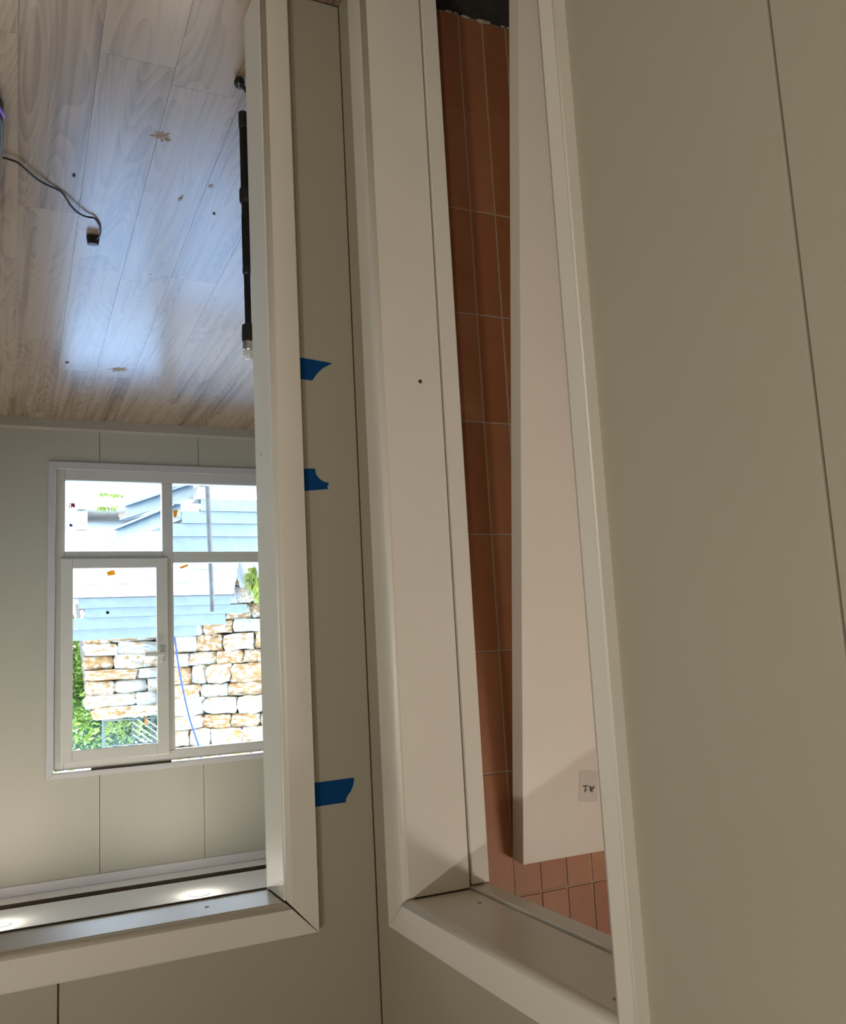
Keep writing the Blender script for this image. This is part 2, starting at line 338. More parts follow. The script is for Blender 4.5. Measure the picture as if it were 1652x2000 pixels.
for c in range(-12, 9):
    s0 = 0.017 + PW * c
    off = (3.48, 3.05)[c % 2] if c != -3 else 3.55
    off -= .19 * ((c * 5) % 3) * (1 if c < -4 or c > 1 else 0)
    ys = [off + PL * k for k in range(-3, 4)]
    ys = [(YB - .001) if -.60 < s0 < .26 else YB + .115] + [y for y in ys if YB + .25 < y < YD - .12] + [YD - .012]
    for a, b_ in zip(ys[:-1], ys[1:]): plank(s0, a, b_, rf)
for c in range(-3, 9):
    ys = [-2.1, -1.5 + .4 * (c % 3), -.2 + .4 * (c % 3), YB - .003]
    for a, b_ in zip(ys[:-1], ys[1:]): plank(-.14 + PW * c, a, b_, hf)

# window wall
WX0, WX1, WZ0, WZ1 = -1.735, -0.345, 0.300, 2.116     # hole in the wall
wd = MB().prism([(-2.5, -.02), (1.8, -.02), (1.8, ZC + .2), (-2.5, ZC + .2)], *XZ(YD + .010, YD + .0101)).build('wall_far', 'core')
bpy.data.objects.remove(wd)
mb = MB()
mb.box(-2.5, WX0, YD + .008, YD + .10, -.02, ZC + .2).box(WX1, 1.8, YD + .008, YD + .10, -.02, ZC + .2)
mb.box(WX0, WX1, YD + .008, YD + .10, -.02, WZ0).box(WX0, WX1, YD + .008, YD + .10, WZ1, ZC + .2)
wd = mb.build('wall_far', 'core'); tag(wd, 'beige panelled wall around the large white window', 'wall', kind='structure')
xs = [1.7, 1.207, .603, 0.0, -.604, -1.212, -1.815, -2.45]
for xa, xb in zip(xs[:-1], xs[1:]):
    x1, x0 = xa - J, xb + J
    if x0 >= WX1 or x1 <= WX0:
        panel_xz([(x0, 0), (x1, 0), (x1, ZC), (x0, ZC)], YD, YD + .0075, wd)
    else:
        lo = max(x0, WX0) ; hi = min(x1, WX1)
        pts = [(x0, 0), (x1, 0)]
        if x1 > WX1: pts += [(x1, ZC), (x0, ZC), (x0, WZ1), (WX1, WZ1), (WX1, WZ0), (x0, WZ0)]; panel_xz(pts, YD, YD + .0075, wd)
        elif x0 < WX0: panel_xz([(x0, 0), (x1, 0), (x1, WZ0), (WX0, WZ0), (WX0, WZ1), (x1, WZ1), (x1, ZC), (x0, ZC)], YD, YD + .0075, wd)
        else:
            panel_xz([(x0, 0), (x1, 0), (x1, WZ0), (x0, WZ0)], YD, YD + .0075, wd); panel_xz([(x0, WZ1), (x1, WZ1), (x1, ZC), (x0, ZC)], YD, YD + .0075, wd)
wlr = box('wall_room_left', 'core', (-2.50, -2.428, YB + .112, YD - .001, -.02, ZC + .2)); tag(wlr, 'plain beige left side wall of the window room', 'wall', kind='structure')
W2Y0, W2Y1, W2Z0, W2Z1 = 3.40, 4.75, .85, 2.10  # opening for an unseen window, added to let more daylight in
wrr = MB().box(1.628, 1.70, YB + .112, W2Y0, -.02, ZC + .2).box(1.628, 1.70, W2Y1, YD - .001, -.02, ZC + .2).box(1.628, 1.70, W2Y0, W2Y1, -.02, W2Z0).box(1.628, 1.70, W2Y0, W2Y1, W2Z1, ZC + .2).build('wall_room_right', 'core')
tag(wrr, 'beige right side wall of the window room with an added side window', 'wall', kind='structure')
ye = [YB + .113, 2.65, W2Y0, 4.1, W2Y1, YD - .002]
for ya, yb in zip(ye[:-1], ye[1:]):
    panel_yz([(ya + J, 0), (yb - J, 0), (yb - J, ZC), (ya + J, ZC)], -2.428, -2.420, wlr)
    if W2Y0 <= ya < W2Y1:
        panel_yz([(ya + J, 0), (yb - J, 0), (yb - J, W2Z0), (ya + J, W2Z0)], 1.620, 1.628, wrr); panel_yz([(ya + J, W2Z1), (yb - J, W2Z1), (yb - J, ZC), (ya + J, ZC)], 1.620, 1.628, wrr)
    else: panel_yz([(ya + J, 0), (yb - J, 0), (yb - J, ZC), (ya + J, ZC)], 1.620, 1.628, wrr)
w2 = empty('window_added', (1.66, 4.10, W2Z0)); tag(w2, 'assumed unseen side window, added to light the room from the right', 'window', kind='structure')
fm = MB()
for a_, b_, c_, d_ in ((W2Y0, W2Y0 + .06, W2Z0, W2Z1), (W2Y1 - .06, W2Y1, W2Z0, W2Z1), (W2Y0 + .06, W2Y1 - .06, W2Z0, W2Z0 + .06), (W2Y0 + .06, W2Y1 - .06, W2Z1 - .06, W2Z1), (4.07, 4.13, W2Z0 + .06, W2Z1 - .06)):
    fm.box(-.02, .03, a_ - 4.10, b_ - 4.10, c_ - W2Z0, d_ - W2Z0)
fm.build('frame', 'pvc', w2)
for a_, b_ in ((W2Y0 + .05, 4.08), (4.12, W2Y1 - .05)): MB().box(.003, .007, a_ - 4.10, b_ - 4.10, .05, W2Z1 - W2Z0 - .05).build('pane', 'glass', w2)
# ceiling with the dark slot along the window wall
cl = box('ceiling', 'ceil', (-2.42, 1.62, YB + .112, 5.535, ZC, ZC + .05)); tag(cl, 'white flat ceiling of the room with the window', 'ceiling', kind='structure')
box('edge_strip', 'ceil', (-2.42, 1.62, 5.645, YD - .001, ZC, ZC + .05), cl)
box('dark_slot', 'slot', (-2.42, 1.62, 5.53, 5.65, ZC + .051, ZC + .07), cl)
box('slot_lip', 'slot', (-2.42, 1.62, 5.6385, 5.6445, ZC + .0005, ZC + .05), cl)
tr = box('trim_1', 'lilac', (-2.42, 1.62, YD - .014, YD - .0005, 2.698, ZC - .001), bevel=.003); tag(tr, 'white cornice strip under the ceiling above the window', 'trim', kind='structure')
bs = poly('baseboard_far', 'skirt', [(YD - .0005, .0005), (YD - .014, .0005), (YD - .014, .056), (YD - .008, .070), (YD - .0005, .070)], ((lambda a, b: (-2.42, a, b)), (lambda a, b: (1.62, a, b))))
tag(bs, 'grey brown skirting along the floor below the window', 'baseboard', kind='structure')
rs = box('roof', 'render', (-2.8, 2.1, -2.5, YD + .18, ZC + .21, ZC + .36)); tag(rs, 'flat roof slab over the house', 'roof', kind='structure')
fa = MB().box(-2.5, WX0 - .01, YD + .1005, YD + .13, -.25, ZC + .205).box(WX1 + .01, 1.8, YD + .1005, YD + .13, -.25, ZC + .205).box(WX0 - .01, WX1 + .01, YD + .1005, YD + .13, -.25, WZ0 - .012).box(WX0 - .01, WX1 + .01, YD + .1005, YD + .13, WZ1 + .02, ZC + .205).build('wall_outer', 'render')
tag(fa, 'outer cladding of the house around the window', 'wall', kind='structure')
EXT = MB().box(-2.62, -2.50, -2.3, YD + .13, -.25, ZC + .205).box(1.80, 1.92, -2.3, W2Y0 - .3, -.25, ZC + .205).box(1.80, 1.92, W2Y1 + .3, YD + .13, -.25, ZC + .205).box(-2.62, 1.92, -2.42, -2.30, -.25, ZC + .205).build('wall_outer_side', 'render')
tag(EXT, 'closed outer side and rear walls of the house', 'wall', kind='structure')

# ---- bathroom shell
be = box('wall_bathroom', 'grout', (-2.40, XL - .151, YT + .0012, YB + .007, -.02, ZC + .1)); tag(be, 'terracotta tiled bathroom wall behind the leaning door leaf', 'wall', kind='structure')
tw, th = 0.0655, 0.2535
tile_me = None
for i in range(-2, 14):
    for k in range(0, 9):
        x1 = -0.9955 - tw * i; z0 = -0.005 + th * k
        if x1 > XL - .152: continue
        if tile_me is None:
            g = .0015
            t = MB().box(-tw + g, -g, -.0, .006, g, th - g).build('tile', 'tile', be); tile_me = t.data
            md = t.modifiers
        else: t = link('tile', tile_me, None, be)
        md = t.modifiers.new('bevel', 'BEVEL'); md.width = .0015; md.segments = 1; md.limit_method = 'ANGLE'
        t.location = (x1, YT - .0004 + random.uniform(-.0004, .0004), max(z0, 0.0))
        t.rotation_euler = (random.uniform(-.002, .002), 0, random.uniform(-.004, .004))
for i in range(16):
    x = -.90 - .03 * i + random.uniform(-.008, .008); r = random.uniform(.004, .012)
    ico = bmesh.new(); bmesh.ops.create_icosphere(ico, subdivisions=1, radius=1)
    for v in ico.verts: v.co *= random.uniform(.75, 1.2)
    me = bpy.data.meshes.new('mortar_crumb'); ico.to_mesh(me); ico.free()
    o = link('mortar_crumb', me, 'mortar', be); o.location = (x, YT - .006, r * .45); o.scale = (r * 1.7, r * .6, r * .5)
w2 = box('wall_bathroom_side', 'grout', (-2.40, -2.30, -.30, YT + .003, -.02, ZC + .1)); tag(w2, 'bathroom side wall hidden behind the doorway', 'wall', kind='structure')
w3 = box('wall_bathroom_rear', 'grout', (-2.40, XL - .151, -.38, -.301, -.02, ZC + .1)); tag(w3, 'bathroom rear wall hidden behind the doorway', 'wall', kind='structure')
bf = box('floor_bathroom', 'dark', (-2.40, XL - .151, -.30, YT + .003, -.14, -.001)); tag(bf, 'dark unfinished bathroom floor below the tiles', 'floor', kind='structure')
bc = box('ceiling_bathroom', 'ceil', (-2.40, XL - .151, -.30, YT + .003, 2.45, 2.50)); tag(bc, 'white bathroom ceiling above the tiles', 'ceiling', kind='structure')

# ---- door frames
def prof(wd_, t, r):
    """casing cross-section: (distance from the inner edge, height over the wall)"""
    p = [(0, 0)]
    for i in range(7):
        a = math.pi / 2 * i / 6; p.append((r - r * math.cos(a), t - r + r * math.sin(a)))
    for i in range(4):
        a = math.pi / 2 * i / 3; rr = .003; p.append((wd_ - rr + rr * math.sin(a), t - rr + rr * math.cos(a)))
    p.append((wd_, 0)); return p
def casing(name, P_, place, mt, par, smooth=False):
    n = len(P_); V = [place(w, t, 0) for w, t in P_] + [place(w, t, 1) for w, t in P_]
    F = [tuple(range(n)), tuple(range(n, 2 * n))[::-1]] + [(i, (i + 1) % n, (i + 1) % n + n, i + n) for i in range(n)]
    o = pydata(name, V, F, mt, par)
    for i, p in enumerate(o.data.polygons): p.use_smooth = 3 <= i <= 8 or 10 <= i <= 12
    return o

# door_1: wide opening
d1 = empty('door_1', (0, 0, 0)); tag(d1, 'white frame of the wide opening to the wood floored room', 'door frame', kind='structure')
T1 = .020; XI = -.5265; XO = -.590; ZI = 1.9745; ZO = 2.0385; yw = YB
Pl = prof(XI - XO, T1, .011); wl_ = XI - XO
casing('side_casing', Pl, lambda w, t, e: (XI - w, yw - t, 0.0 if e == 0 else (ZI - .005 + (ZO - ZI + .005) * w / wl_)), 'white', d1)
Ph = prof(ZO - ZI, T1, .011); wh_ = ZO - ZI; XR = .43
casing('head_casing', Ph, lambda w, t, e: ((XI + .001 - (XI - XO) * w / wh_) if e == 0 else (XR + .063 * w / wh_), yw - t, ZI + w), 'white', d1)
casing('side_casing', prof(.063, T1, .011), lambda w, t, e: (XR + w, yw - t, 0.0 if e == 0 else (ZI + wh_ * w / .063)), 'white', d1)
box('side_jamb', 'gloss', (XI - .008, XI + .0022, YB - .006, YB + .1105, 0.0, 1.971), d1, bevel=.001)
box('side_jamb', 'gloss', (XR - .0022, XR + .009, YB - .006, YB + .1105, 0.0, 1.971), d1, bevel=.001)
box('head_jamb', 'gloss', (XI + .003, XR - .003, YB - .006, YB + .1105, 1.973, 1.984), d1, bevel=.001)
for xa, xb in ((XI + .0005, XI - .06), (XR - .0005, XR + .06)): box('back_casing', 'white', (xa, xb, YB + .111, YB + .126, 0.0, 2.035), d1, bevel=.003)
box('back_casing', 'white', (XI + .0015, XR - .0015, YB + .111, YB + .126, 1.9725, 2.035), d1, bevel=.003)
box('dark_gap_strip', 'slot', (XI + .003, XR - .003, YB + .1108, YB + .1160, 1.9700, 1.9722), d1)  # brown strip standing in for the dark gap behind the head jamb
def screw(par, loc, axis, r=.004):
    mb = MB().lathe([(r, 0), (r, .0006), (r * .55, .0009), (r * .5, .0002), (.0004, .0001)], n=14)
    o = mb.build('screw', 'steelscrew', par); o.location = loc; o.rotation_euler = axis; return o
screw(d1, (XI + .0023, 1.8696, 1.071), (0, math.pi / 2, 0), .003)
screw(d1, (-.3886, 1.855, 1.9728), (math.pi, 0, 0), .004)

# door_2: bathroom doorway
d2 = empty('door_2', (0, 0, 0)); tag(d2, 'deep white door frame of the tiled bathroom', 'door frame', kind='structure')
YJ = 1.612; YO = 1.696; ZJ = 1.960; ZK = 2.0265; T2 = .020; YN = .985; YM = .9405
Pf = prof(YO - YJ, T2, .012); wf_ = YO - YJ
casing('side_casing', Pf, lambda w, t, e: (XL + t, YJ + w, 0.0 if e == 0 else (ZJ - .004 + (ZK - ZJ + .004) * w / wf_)), 'white', d2)
Pn = prof(YN - YM, T2, .010); wn_ = YN - YM
casing('side_casing', Pn, lambda w, t, e: (XL + t, YN - w, 0.0 if e == 0 else (ZJ + (ZK - ZJ) * w / wn_)), 'white', d2)
P3 = prof(ZK - ZJ, T2, .012); w3_ = ZK - ZJ
casing('head_casing', P3, lambda w, t, e: (XL + t, (YJ - .001 + wf_ * w / w3_) if e == 0 else (YN - wn_ * w / w3_), ZJ + w), 'white', d2)
box('side_jamb', 'white', (XL + .0105, -.8350, YJ - .0012, YJ + .009, 0.0, 1.957), d2)
box('side_jamb', 'white', (XL + .008, -.8350, YN - .009, YN, 0.0, 1.957), d2, bevel=.001)
box('head_jamb', 'white', (XL + .008, -.8350, YN + .001, YJ - .001, ZJ + .0005, ZJ + .007), d2, bevel=.001)
box('stop', 'white', (-.8395, -.8770, YJ - .005, YJ + .02, 0.0, 1.952), d2, bevel=.002)
box('stop', 'white', (-.8395, -.8770, YN - .02, YN + .005, 0.0, 1.952), d2, bevel=.002)
box('stop', 'white', (-.8395, -.8770, YN - .02, YJ + .02, 1.9555, 1.975), d2, bevel=.002)
screw(d2, (-.788, YJ - .0013, .963), (math.pi / 2, 0, 0), .0042)
screw(d2, (-.806, 1.520, ZJ + .0004), (math.pi, 0, 0), .0035); screw(d2, (-.735, 1.03, ZJ + .0004), (math.pi, 0, 0), .0035)

# ---- window
wi = empty('window_1', (0, 0, 0)); tag(wi, 'large white window with one opening sash and lower fixed panes', 'window', kind='structure')
TX0, TX1, TZ0, TZ1 = -1.79, -.310, .266, 2.142; tw_ = .047
def trim_piece(name, pts): poly(name, 'alu', pts, XZ(YD - .010, YD - .0004), wi, bevel=.002)
trim_piece('trim', [(TX1, TZ0), (TX1, TZ1), (TX1 - tw_ + .008, TZ1 - .032), (TX1 - tw_ + .008, TZ0 + tw_)])
trim_piece('trim', [(TX0, TZ0), (TX0, TZ1), (TX0 + tw_ - .008, TZ1 - .032), (TX0 + tw_ - .008, TZ0 + tw_)])
trim_piece('trim', [(TX0 + .001, TZ0), (TX1 - .001, TZ0), (TX1 - tw_ + .008, TZ0 + tw_ - .001), (TX0 + tw_ - .008, TZ0 + tw_ - .001)])
trim_piece('trim', [(TX0 + .001, TZ1), (TX1 - .001, TZ1), (TX1 - tw_ + .009, TZ1 - .030), (TX0 + tw_ - .009, TZ1 - .030)])
FY0, FY1 = YD + .012, YD + .075
FX0, FX1, FZ0, FZ1 = -1.73, -.352, .305, 2.100
fm = MB().box(FX1 - .055, FX1, FY0, FY1, FZ0, FZ1).box(FX0, FX0 + .055, FY0, FY1, FZ0, FZ1)
fm.box(FX0 + .055, FX1 - .055, FY0, FY1, FZ0, FZ0 + .072).box(FX0 + .055, FX1 - .055, FY0, FY1, FZ1 - .062, FZ1)
fm.build('frame', 'pvc', wi, bevel=.004)
box('mullion', 'pvc', (-1.046, -.980, FY0 + .001, FY1 - .001, FZ0 + .0725, FZ1 - .0625), wi, bevel=.004)
box('transom', 'pvc', (-.979, FX1 - .0555, FY0 + .001, FY1 - .001, .814, .888), wi, bevel=.004)
box('transom', 'pvc', (FX0 + .0555, -1.047, FY0 + .001, FY1 - .001, .818, .888), wi, bevel=.004)
# opening sash
SX0, SX1, SZ0, SZ1 = -1.008, -.386, .858, 2.060
sm = MB(); sx, sz = .066, .062; sy0, sy1 = YD - .006, YD + .0115
sm.box(SX1 - sx, SX1, sy0, sy1, SZ0, SZ1).box(SX0, SX0 + sx + .004, sy0, sy1, SZ0, SZ1).box(SX0 + sx + .004, SX1 - sx, sy0, sy1, SZ0, SZ0 + sz).box(SX0 + sx + .004, SX1 - sx, sy0, sy1, SZ1 - sz - .008, SZ1)
sash = sm.build('sash', 'pvc', wi, bevel=.004)
hd = MB().box(-.978, -.950, sy0 - .008, sy0, 1.405, 1.505).box(-.972, -.956, sy0 - .040, sy0 - .007, 1.447, 1.463)
hd.bar((-.978, sy0 - .045, 1.457), (-.858, sy0 - .045, 1.452), .014, .026)
hd.build('handle', 'pvc', sash, bevel=.004)
gp = []
gp.append(box('pane', 'glass', (SX0 + sx, SX1 - sx, YD + .020, YD + .024, SZ0 + sz - .002, SZ1 - sz), sash))
gp.append(box('pane', 'glass', (-.982, FX1 - .053, YD + .030, YD + .034, FZ0 + .070, .817), wi))
gp.append(box('pane', 'glass', (FX0 + .053, -1.044, YD + .030, YD + .034, FZ0 + .070, .820), wi))
gp.append(box('pane', 'glass', (FX0 + .053, -1.044, YD + .030, YD + .034, .886, FZ1 - .060), wi))
box('foam_strip', 'foam', (-1.02, -.56, YD + .012, YD + .07, FZ1 + .0005, WZ1 - .001), wi)
def sticker(pts, y): tag(poly('sticker', 'yellow', pts, XZ(y, y - .0006), wi), 'small yellow rectangular sticker on the glass')
sticker([(-.6451, .9413), (-.690, .9292), (-.699, .9577), (-.654, .9666)], YD + .0195)
sticker([(-1.0863, .9142), (-1.1378, .8951), (-1.1441, .9083), (-1.0957, .9274)], YD + .0295)
sticker([(-1.0525, .5497), (-1.0815, .5459), (-1.0712, .5957), (-1.0552, .5926)], YD + .0295)
# red and blue marker scribbles on the lower glass
def scribble(mt, strokes, y, w=.0060, label=None):
    mb = MB()
    for s in strokes:
        for a, b_ in zip(s[:-1], s[1:]): mb.bar((a[0], y, a[1]), (b_[0], y, b_[1]), w, .0008, up=(0, 1, 0))
    o = mb.build('marker_writing', mt, wi); tag(o, label); return o
scribble('red', [[(-.431, .518), (-.437, .516), (-.438, .526), (-.432, .536), (-.431, .542), (-.438, .545)],
                 [(-.444, .517), (-.444, .544), (-.447, .548)], [(-.444, .517), (-.455, .516), (-.455, .543)], [(-.449, .520), (-.449, .538)], [(-.446, .528), (-.454, .526)], [(-.446, .536), (-.454, .534)], [(-.461, .516), (-.461, .544)]], YD + .0290, label='red marker writing on the lower glass')
scribble('blue', [[(-.435, .643), (-.434, .656), (-.441, .655)], [(-.440, .645), (-.4395, .662)], [(-.444, .645), (-.443, .658), (-.449, .657)], [(-.448, .647), (-.4475, .662)]], YD + .0290, label='blue marker writing on the lower glass')

# ================================================================== THINGS IN THE HALL AND ROOMS
# ---- blue tape pieces on the front wall beside the wide opening
TP = [([(-.5905, .8687), (-.6693, .8756), (-.6473, .8882), (-.6367, .8980), (-.6303, .9057), (-.6217, .9185), (-.5905, .9168)], 'lowest piece of blue masking tape, torn to a long point'),
      ([(-.5905, 1.1139), (-.6212, 1.1126), (-.6205, 1.1156), (-.6226, 1.1258), (-.6268, 1.1311), (-.6328, 1.1370), (-.6402, 1.1406), (-.6508, 1.1425), (-.6463, 1.1511), (-.6486, 1.1559), (-.5905, 1.1619)], 'middle piece of blue masking tape with a concave torn edge'),
      ([(-.5905, 1.7578), (-.6809, 1.7568), (-.6786, 1.7693), (-.6729, 1.7822), (-.6657, 1.7897), (-.6614, 1.7965), (-.6607, 1.8032), (-.5905, 1.8044)], 'largest piece of blue masking tape, nearest the door head')]
for pts, lb in TP:
    o = poly('masking_tape', 'tape', pts, XZ(YB - .0007, YB - .0001)); tag(o, lb, 'tape', 'blue tape pieces beside the wide opening')

# ---- uninstalled door leaf leaning on the tiles
lean = math.atan2(1.677 - 1.439, 1.952)
leaf = empty('door_leaf', (0, 1.439, 0.0055)); leaf.rotation_euler = (-lean, 0, 0)
tag(leaf, 'loose white door leaf leaning against the terracotta bathroom tiles', 'door')
LH = 1.9605; LT = .041
box('slab', 'leaf', (-1.63, -.9945, 0, LT, 0, LH), leaf, bevel=.0015)
lab = poly('paper_label', 'paper', [(-1.1359, 1.784), (-1.1826, 1.789), (-1.1819, 1.854), (-1.1314, 1.8485)], XZ(-.0005, 0.0), leaf)
tag(lab, 'taped paper label with two black handwritten characters')
ink = MB()
for a, b_ in [((-1.1435, 1.8227), (-1.1568, 1.8242)), ((-1.1504, 1.8236), (-1.1483, 1.8363)), ((-1.1503, 1.8321), (-1.1545, 1.832)), ((-1.1603, 1.8246), (-1.1667, 1.8291)), ((-1.1732, 1.8261), (-1.1672, 1.83)), ((-1.1593, 1.8291), (-1.1732, 1.8307)), ((-1.1674, 1.83), (-1.1671, 1.8385)), ((-1.1632, 1.8312), (-1.1612, 1.8338)), ((-1.1657, 1.8323), (-1.1622, 1.8371)), ((-1.1622, 1.8339), (-1.1647, 1.8342))]:
    ink.bar((a[0], -.0008, a[1] - .006), (b_[0], -.0008, b_[1] - .006), .0020, .0005, up=(0, 1, 0))
ink.build('handwriting', 'ink', lab)

# ---- recessed downlights
def downlight(x, y, z, watt, col, label, grp, k=1.0, ceil_fill=0.0):
    e = empty('downlight', (x, y, z)); tag(e, label, 'light', grp)
    MB().lathe([(.040 * k, -.0015), (.044 * k, -.004), (.052 * k, -.004), (.055 * k, -.0005), (.055 * k, 0)], n=32).build('trim_ring', 'white', e)
    MB().lathe([(.0005, -.0045), (.040 * k, -.0045), (.0405 * k, -.002), (.0005, -.002)], n=32).build('lens', 'lamp', e)
    ld = bpy.data.lights.new('downlight_lamp', 'AREA'); ld.shape = 'DISK'; ld.size = .085 * k; ld.energy = watt; ld.color = col
    lo = bpy.data.objects.new('downlight_lamp', ld); COL.objects.link(lo); lo.parent = e; lo.location = (0, 0, -.006)
    if ceil_fill:                      # extra point lamp added under the lens to brighten the ceiling
        ld.energy = watt * (1 - ceil_fill); pd = bpy.data.lights.new('ceiling_fill_lamp', 'POINT'); pd.energy = watt * ceil_fill; pd.color = col; pd.shadow_soft_size = .03
        po = bpy.data.objects.new('ceiling_fill_lamp', pd); COL.objects.link(po); po.parent = e; po.location = (0, 0, -.05)
    return e
downlight(-1.049, 5.187, ZC, ROOM_W, NEUTRAL, 'round recessed ceiling light nearest the corner of the opening', 'recessed ceiling lights of the window room', 1.0, .24)
downlight(-.073, 5.229, ZC, ROOM_W, NEUTRAL, 'round recessed ceiling light cut by the picture edge', 'recessed ceiling lights of the window room', 1.0, .24)
for x, y, lb in ((.90, 5.2, 'beside the window wall at the far right'), (-1.05, 4.3, 'in the added middle row on the left'), (-.07, 4.3, 'added in the middle of the room'), (.90, 4.3, 'in the added middle row on the right')):  # unseen middle row added to light the far wall evenly
    downlight(x, y, ZC, ROOM_W, NEUTRAL, 'out of view round recessed ceiling light ' + lb, 'recessed ceiling lights of the window room', 1.0, .24)
downlight(-1.62, .62, 2.45, BATH_W, (1.0, 0.87, 0.70), 'assumed recessed ceiling light of the tiled bathroom, out of view', None, 5.0)  # unseen lamp, assumed to supply the light on jamb and upper tiles
for x, y, lb in ((.89, .15, 'beside'), (.89, -1.2, 'behind')):
    downlight(x, y, ZC + .001, HALL_W, WARM, 'out of view warm recessed hall ceiling light %s the camera' % lb, 'recessed hall lights', 1.7)

# ---- black telescopic stand behind the jamb of the wide opening
st = empty('telescopic_stand', (-.592, 2.200, 0)); tag(st, 'black telescopic stand with a silver tip behind the white jamb', 'stand')
MB().lathe([(.0105, .06), (.0125, .062), (.0125, .104), (.0105, .106)], n=20).build('lower_collar', 'black', st)
MB().lathe([(.0108, .104), (.0108, .280)], n=20).build('lower_tube', 'blackmetal', st, smooth=False)
cb = MB().lathe([(.0135, .279), (.0150, .283), (.0150, .312), (.0120, .321)], n=20).box(-.021, -.012, -.006, .006, .288, .308).build('clamp', 'black', st)
MB().lathe([(.0095, .32), (.0110, .366), (.0110, .497), (.0095, .500)], n=20).build('middle_tube', 'blackmetal', st)
MB().lathe([(.0105, .497), (.0115, .500), (.0115, .514), (.009, .518)], n=20).build('collar', 'black', st)
MB().lathe([(.0085, .517), (.0085, .654)], n=20).build('upper_tube', 'blackmetal', st)
MB().lathe([(.0120, .653), (.0165, .656), (.0175, .690), (.0165, .700)], n=24).build('head', 'black', st)
tip = MB().lathe([(.0150, .700), (.0160, .703), (.0160, .722), (.0150, .724)], n=24).build('tip', 'silver', st)
MB().lathe([(.0145, .724), (.0155, .726), (.0150, .738), (.010, .746), (.002, .748)], n=24).build('tip_cap', 'clear', tip)
for k, (dx, dy) in enumerate(((.022, -.055), (-.060, -.030), (-.040, .055))):
    lg = MB().tube([(-.012, .004, .070), (dx * .4 - .030, dy * .5, .035), (dx - .004, dy, .014)], [.006, .006, .0055], 10).build('leg', 'black', st)
    MB().lathe([(.005, .0005), (.011, .002), (.0145, .011), (.0135, .021), (.006, .029)], (dx, dy, 0), 14).build('rubber_foot', 'black', lg)
MB().lathe([(.008, .058), (.012, .062), (.012, .085), (.008, .09)], n=16).build('hub', 'black', st)

# ---- black equipment case at the right edge, with its cable on the floor
ca = empty('equipment_case', (0.10, 2.80, 0)); tag(ca, 'black equipment case with a purple light strip at the picture edge', 'case')
pl = [(-.002, 2.430), (-.0135, 2.474), (-.0145, 2.560), (-.0120, 2.640), (-.0070, 2.662), (-.0065, 3.14), (.30, 3.17), (.33, 2.45), (.10, 2.41)]
pl = [(a - .10, b_ - 2.80) for a, b_ in pl]
MB().prism(pl, lambda a, b_: (a, b_, .0005), lambda a, b_: (a * .99 + .001, b_, .055)).build('body', 'black', ca, bevel=.003)
MB().prism([(a * .8 + .02, b_ * .9) for a, b_ in pl], lambda a, b_: (a, b_, .0553), lambda a, b_: (a, b_, .075)).build('lid', 'black', ca, bevel=.004)
MB().bar((-.1085, -.352, .040), (-.1155, -.328, .040), .004, .008).bar((-.094, -.388, .040), (-.108, -.353, .040), .004, .008).build('light_strip', 'purple', ca)
cr = empty('power_cable', (-.16, 2.90, 0)); tag(cr, 'thin black power cable ending in a plug on the wood floor', 'cable')
pts = [(-.0145, 2.7395, .012), (-.0294, 2.7426, .012), (-.0531, 2.7521, .012), (-.0749, 2.7793, .013), (-.1006, 2.8176, .013), (-.1283, 2.8521, .012), (-.1549, 2.8792, .007), (-.1737, 2.8934, .005), (-.1884, 2.9089, .005), (-.2024, 2.9345, .009), (-.2172, 2.966, .014), (-.2371, 2.9992, .016), (-.2584, 3.0261, .014), (-.2795, 3.0446, .009), (-.2997, 3.0516, .006), (-.3143, 3.0819, .006), (-.3268, 3.1217, .008), (-.3288, 3.1578, .012), (-.3243, 3.18, .016), (-.3173, 3.195, .018)]
pts = [Vector(p) - Vector((-.16, 2.90, 0)) for p in pts]
def spline(P_, n=5):
    out = []
    for i in range(len(P_) - 1):
        a, b_, c, d = P_[max(i - 1, 0)], P_[i], P_[i + 1], P_[min(i + 2, len(P_) - 1)]
        for k in range(n):
            t = k / n; out.append(.5 * ((2 * b_) + (c - a) * t + (2 * a - 5 * b_ + 4 * c - d) * t * t + (3 * b_ - a - 3 * c + d) * t ** 3))
    return out + [P_[-1]]
MB().tube(spline(pts), .0034, 8).build('cord', 'black', cr, smooth=True)
pg = MB().prism([(-.020, -.015), (.014, -.018), (.023, -.006), (.020, .015), (-.008, .020), (-.025, .006)], lambda a, b_: (a - .150, b_ + .306, .001), lambda a, b_: (a * .8 - .150, b_ * .8 + .306, .031)).build('plug', 'black', cr, bevel=.003)
MB().tube([(-.160, .295, .018), (-.152, .302, .018)], [.0045, .007], 10).build('strain_relief', 'black', pg)
MB().bar((-.150, .316, .012), (-.146, .334, .012), .0025, .005).bar((-.158, .314, .020), (-.156, .332, .020), .0025, .005).build('prong', 'brass', pg)

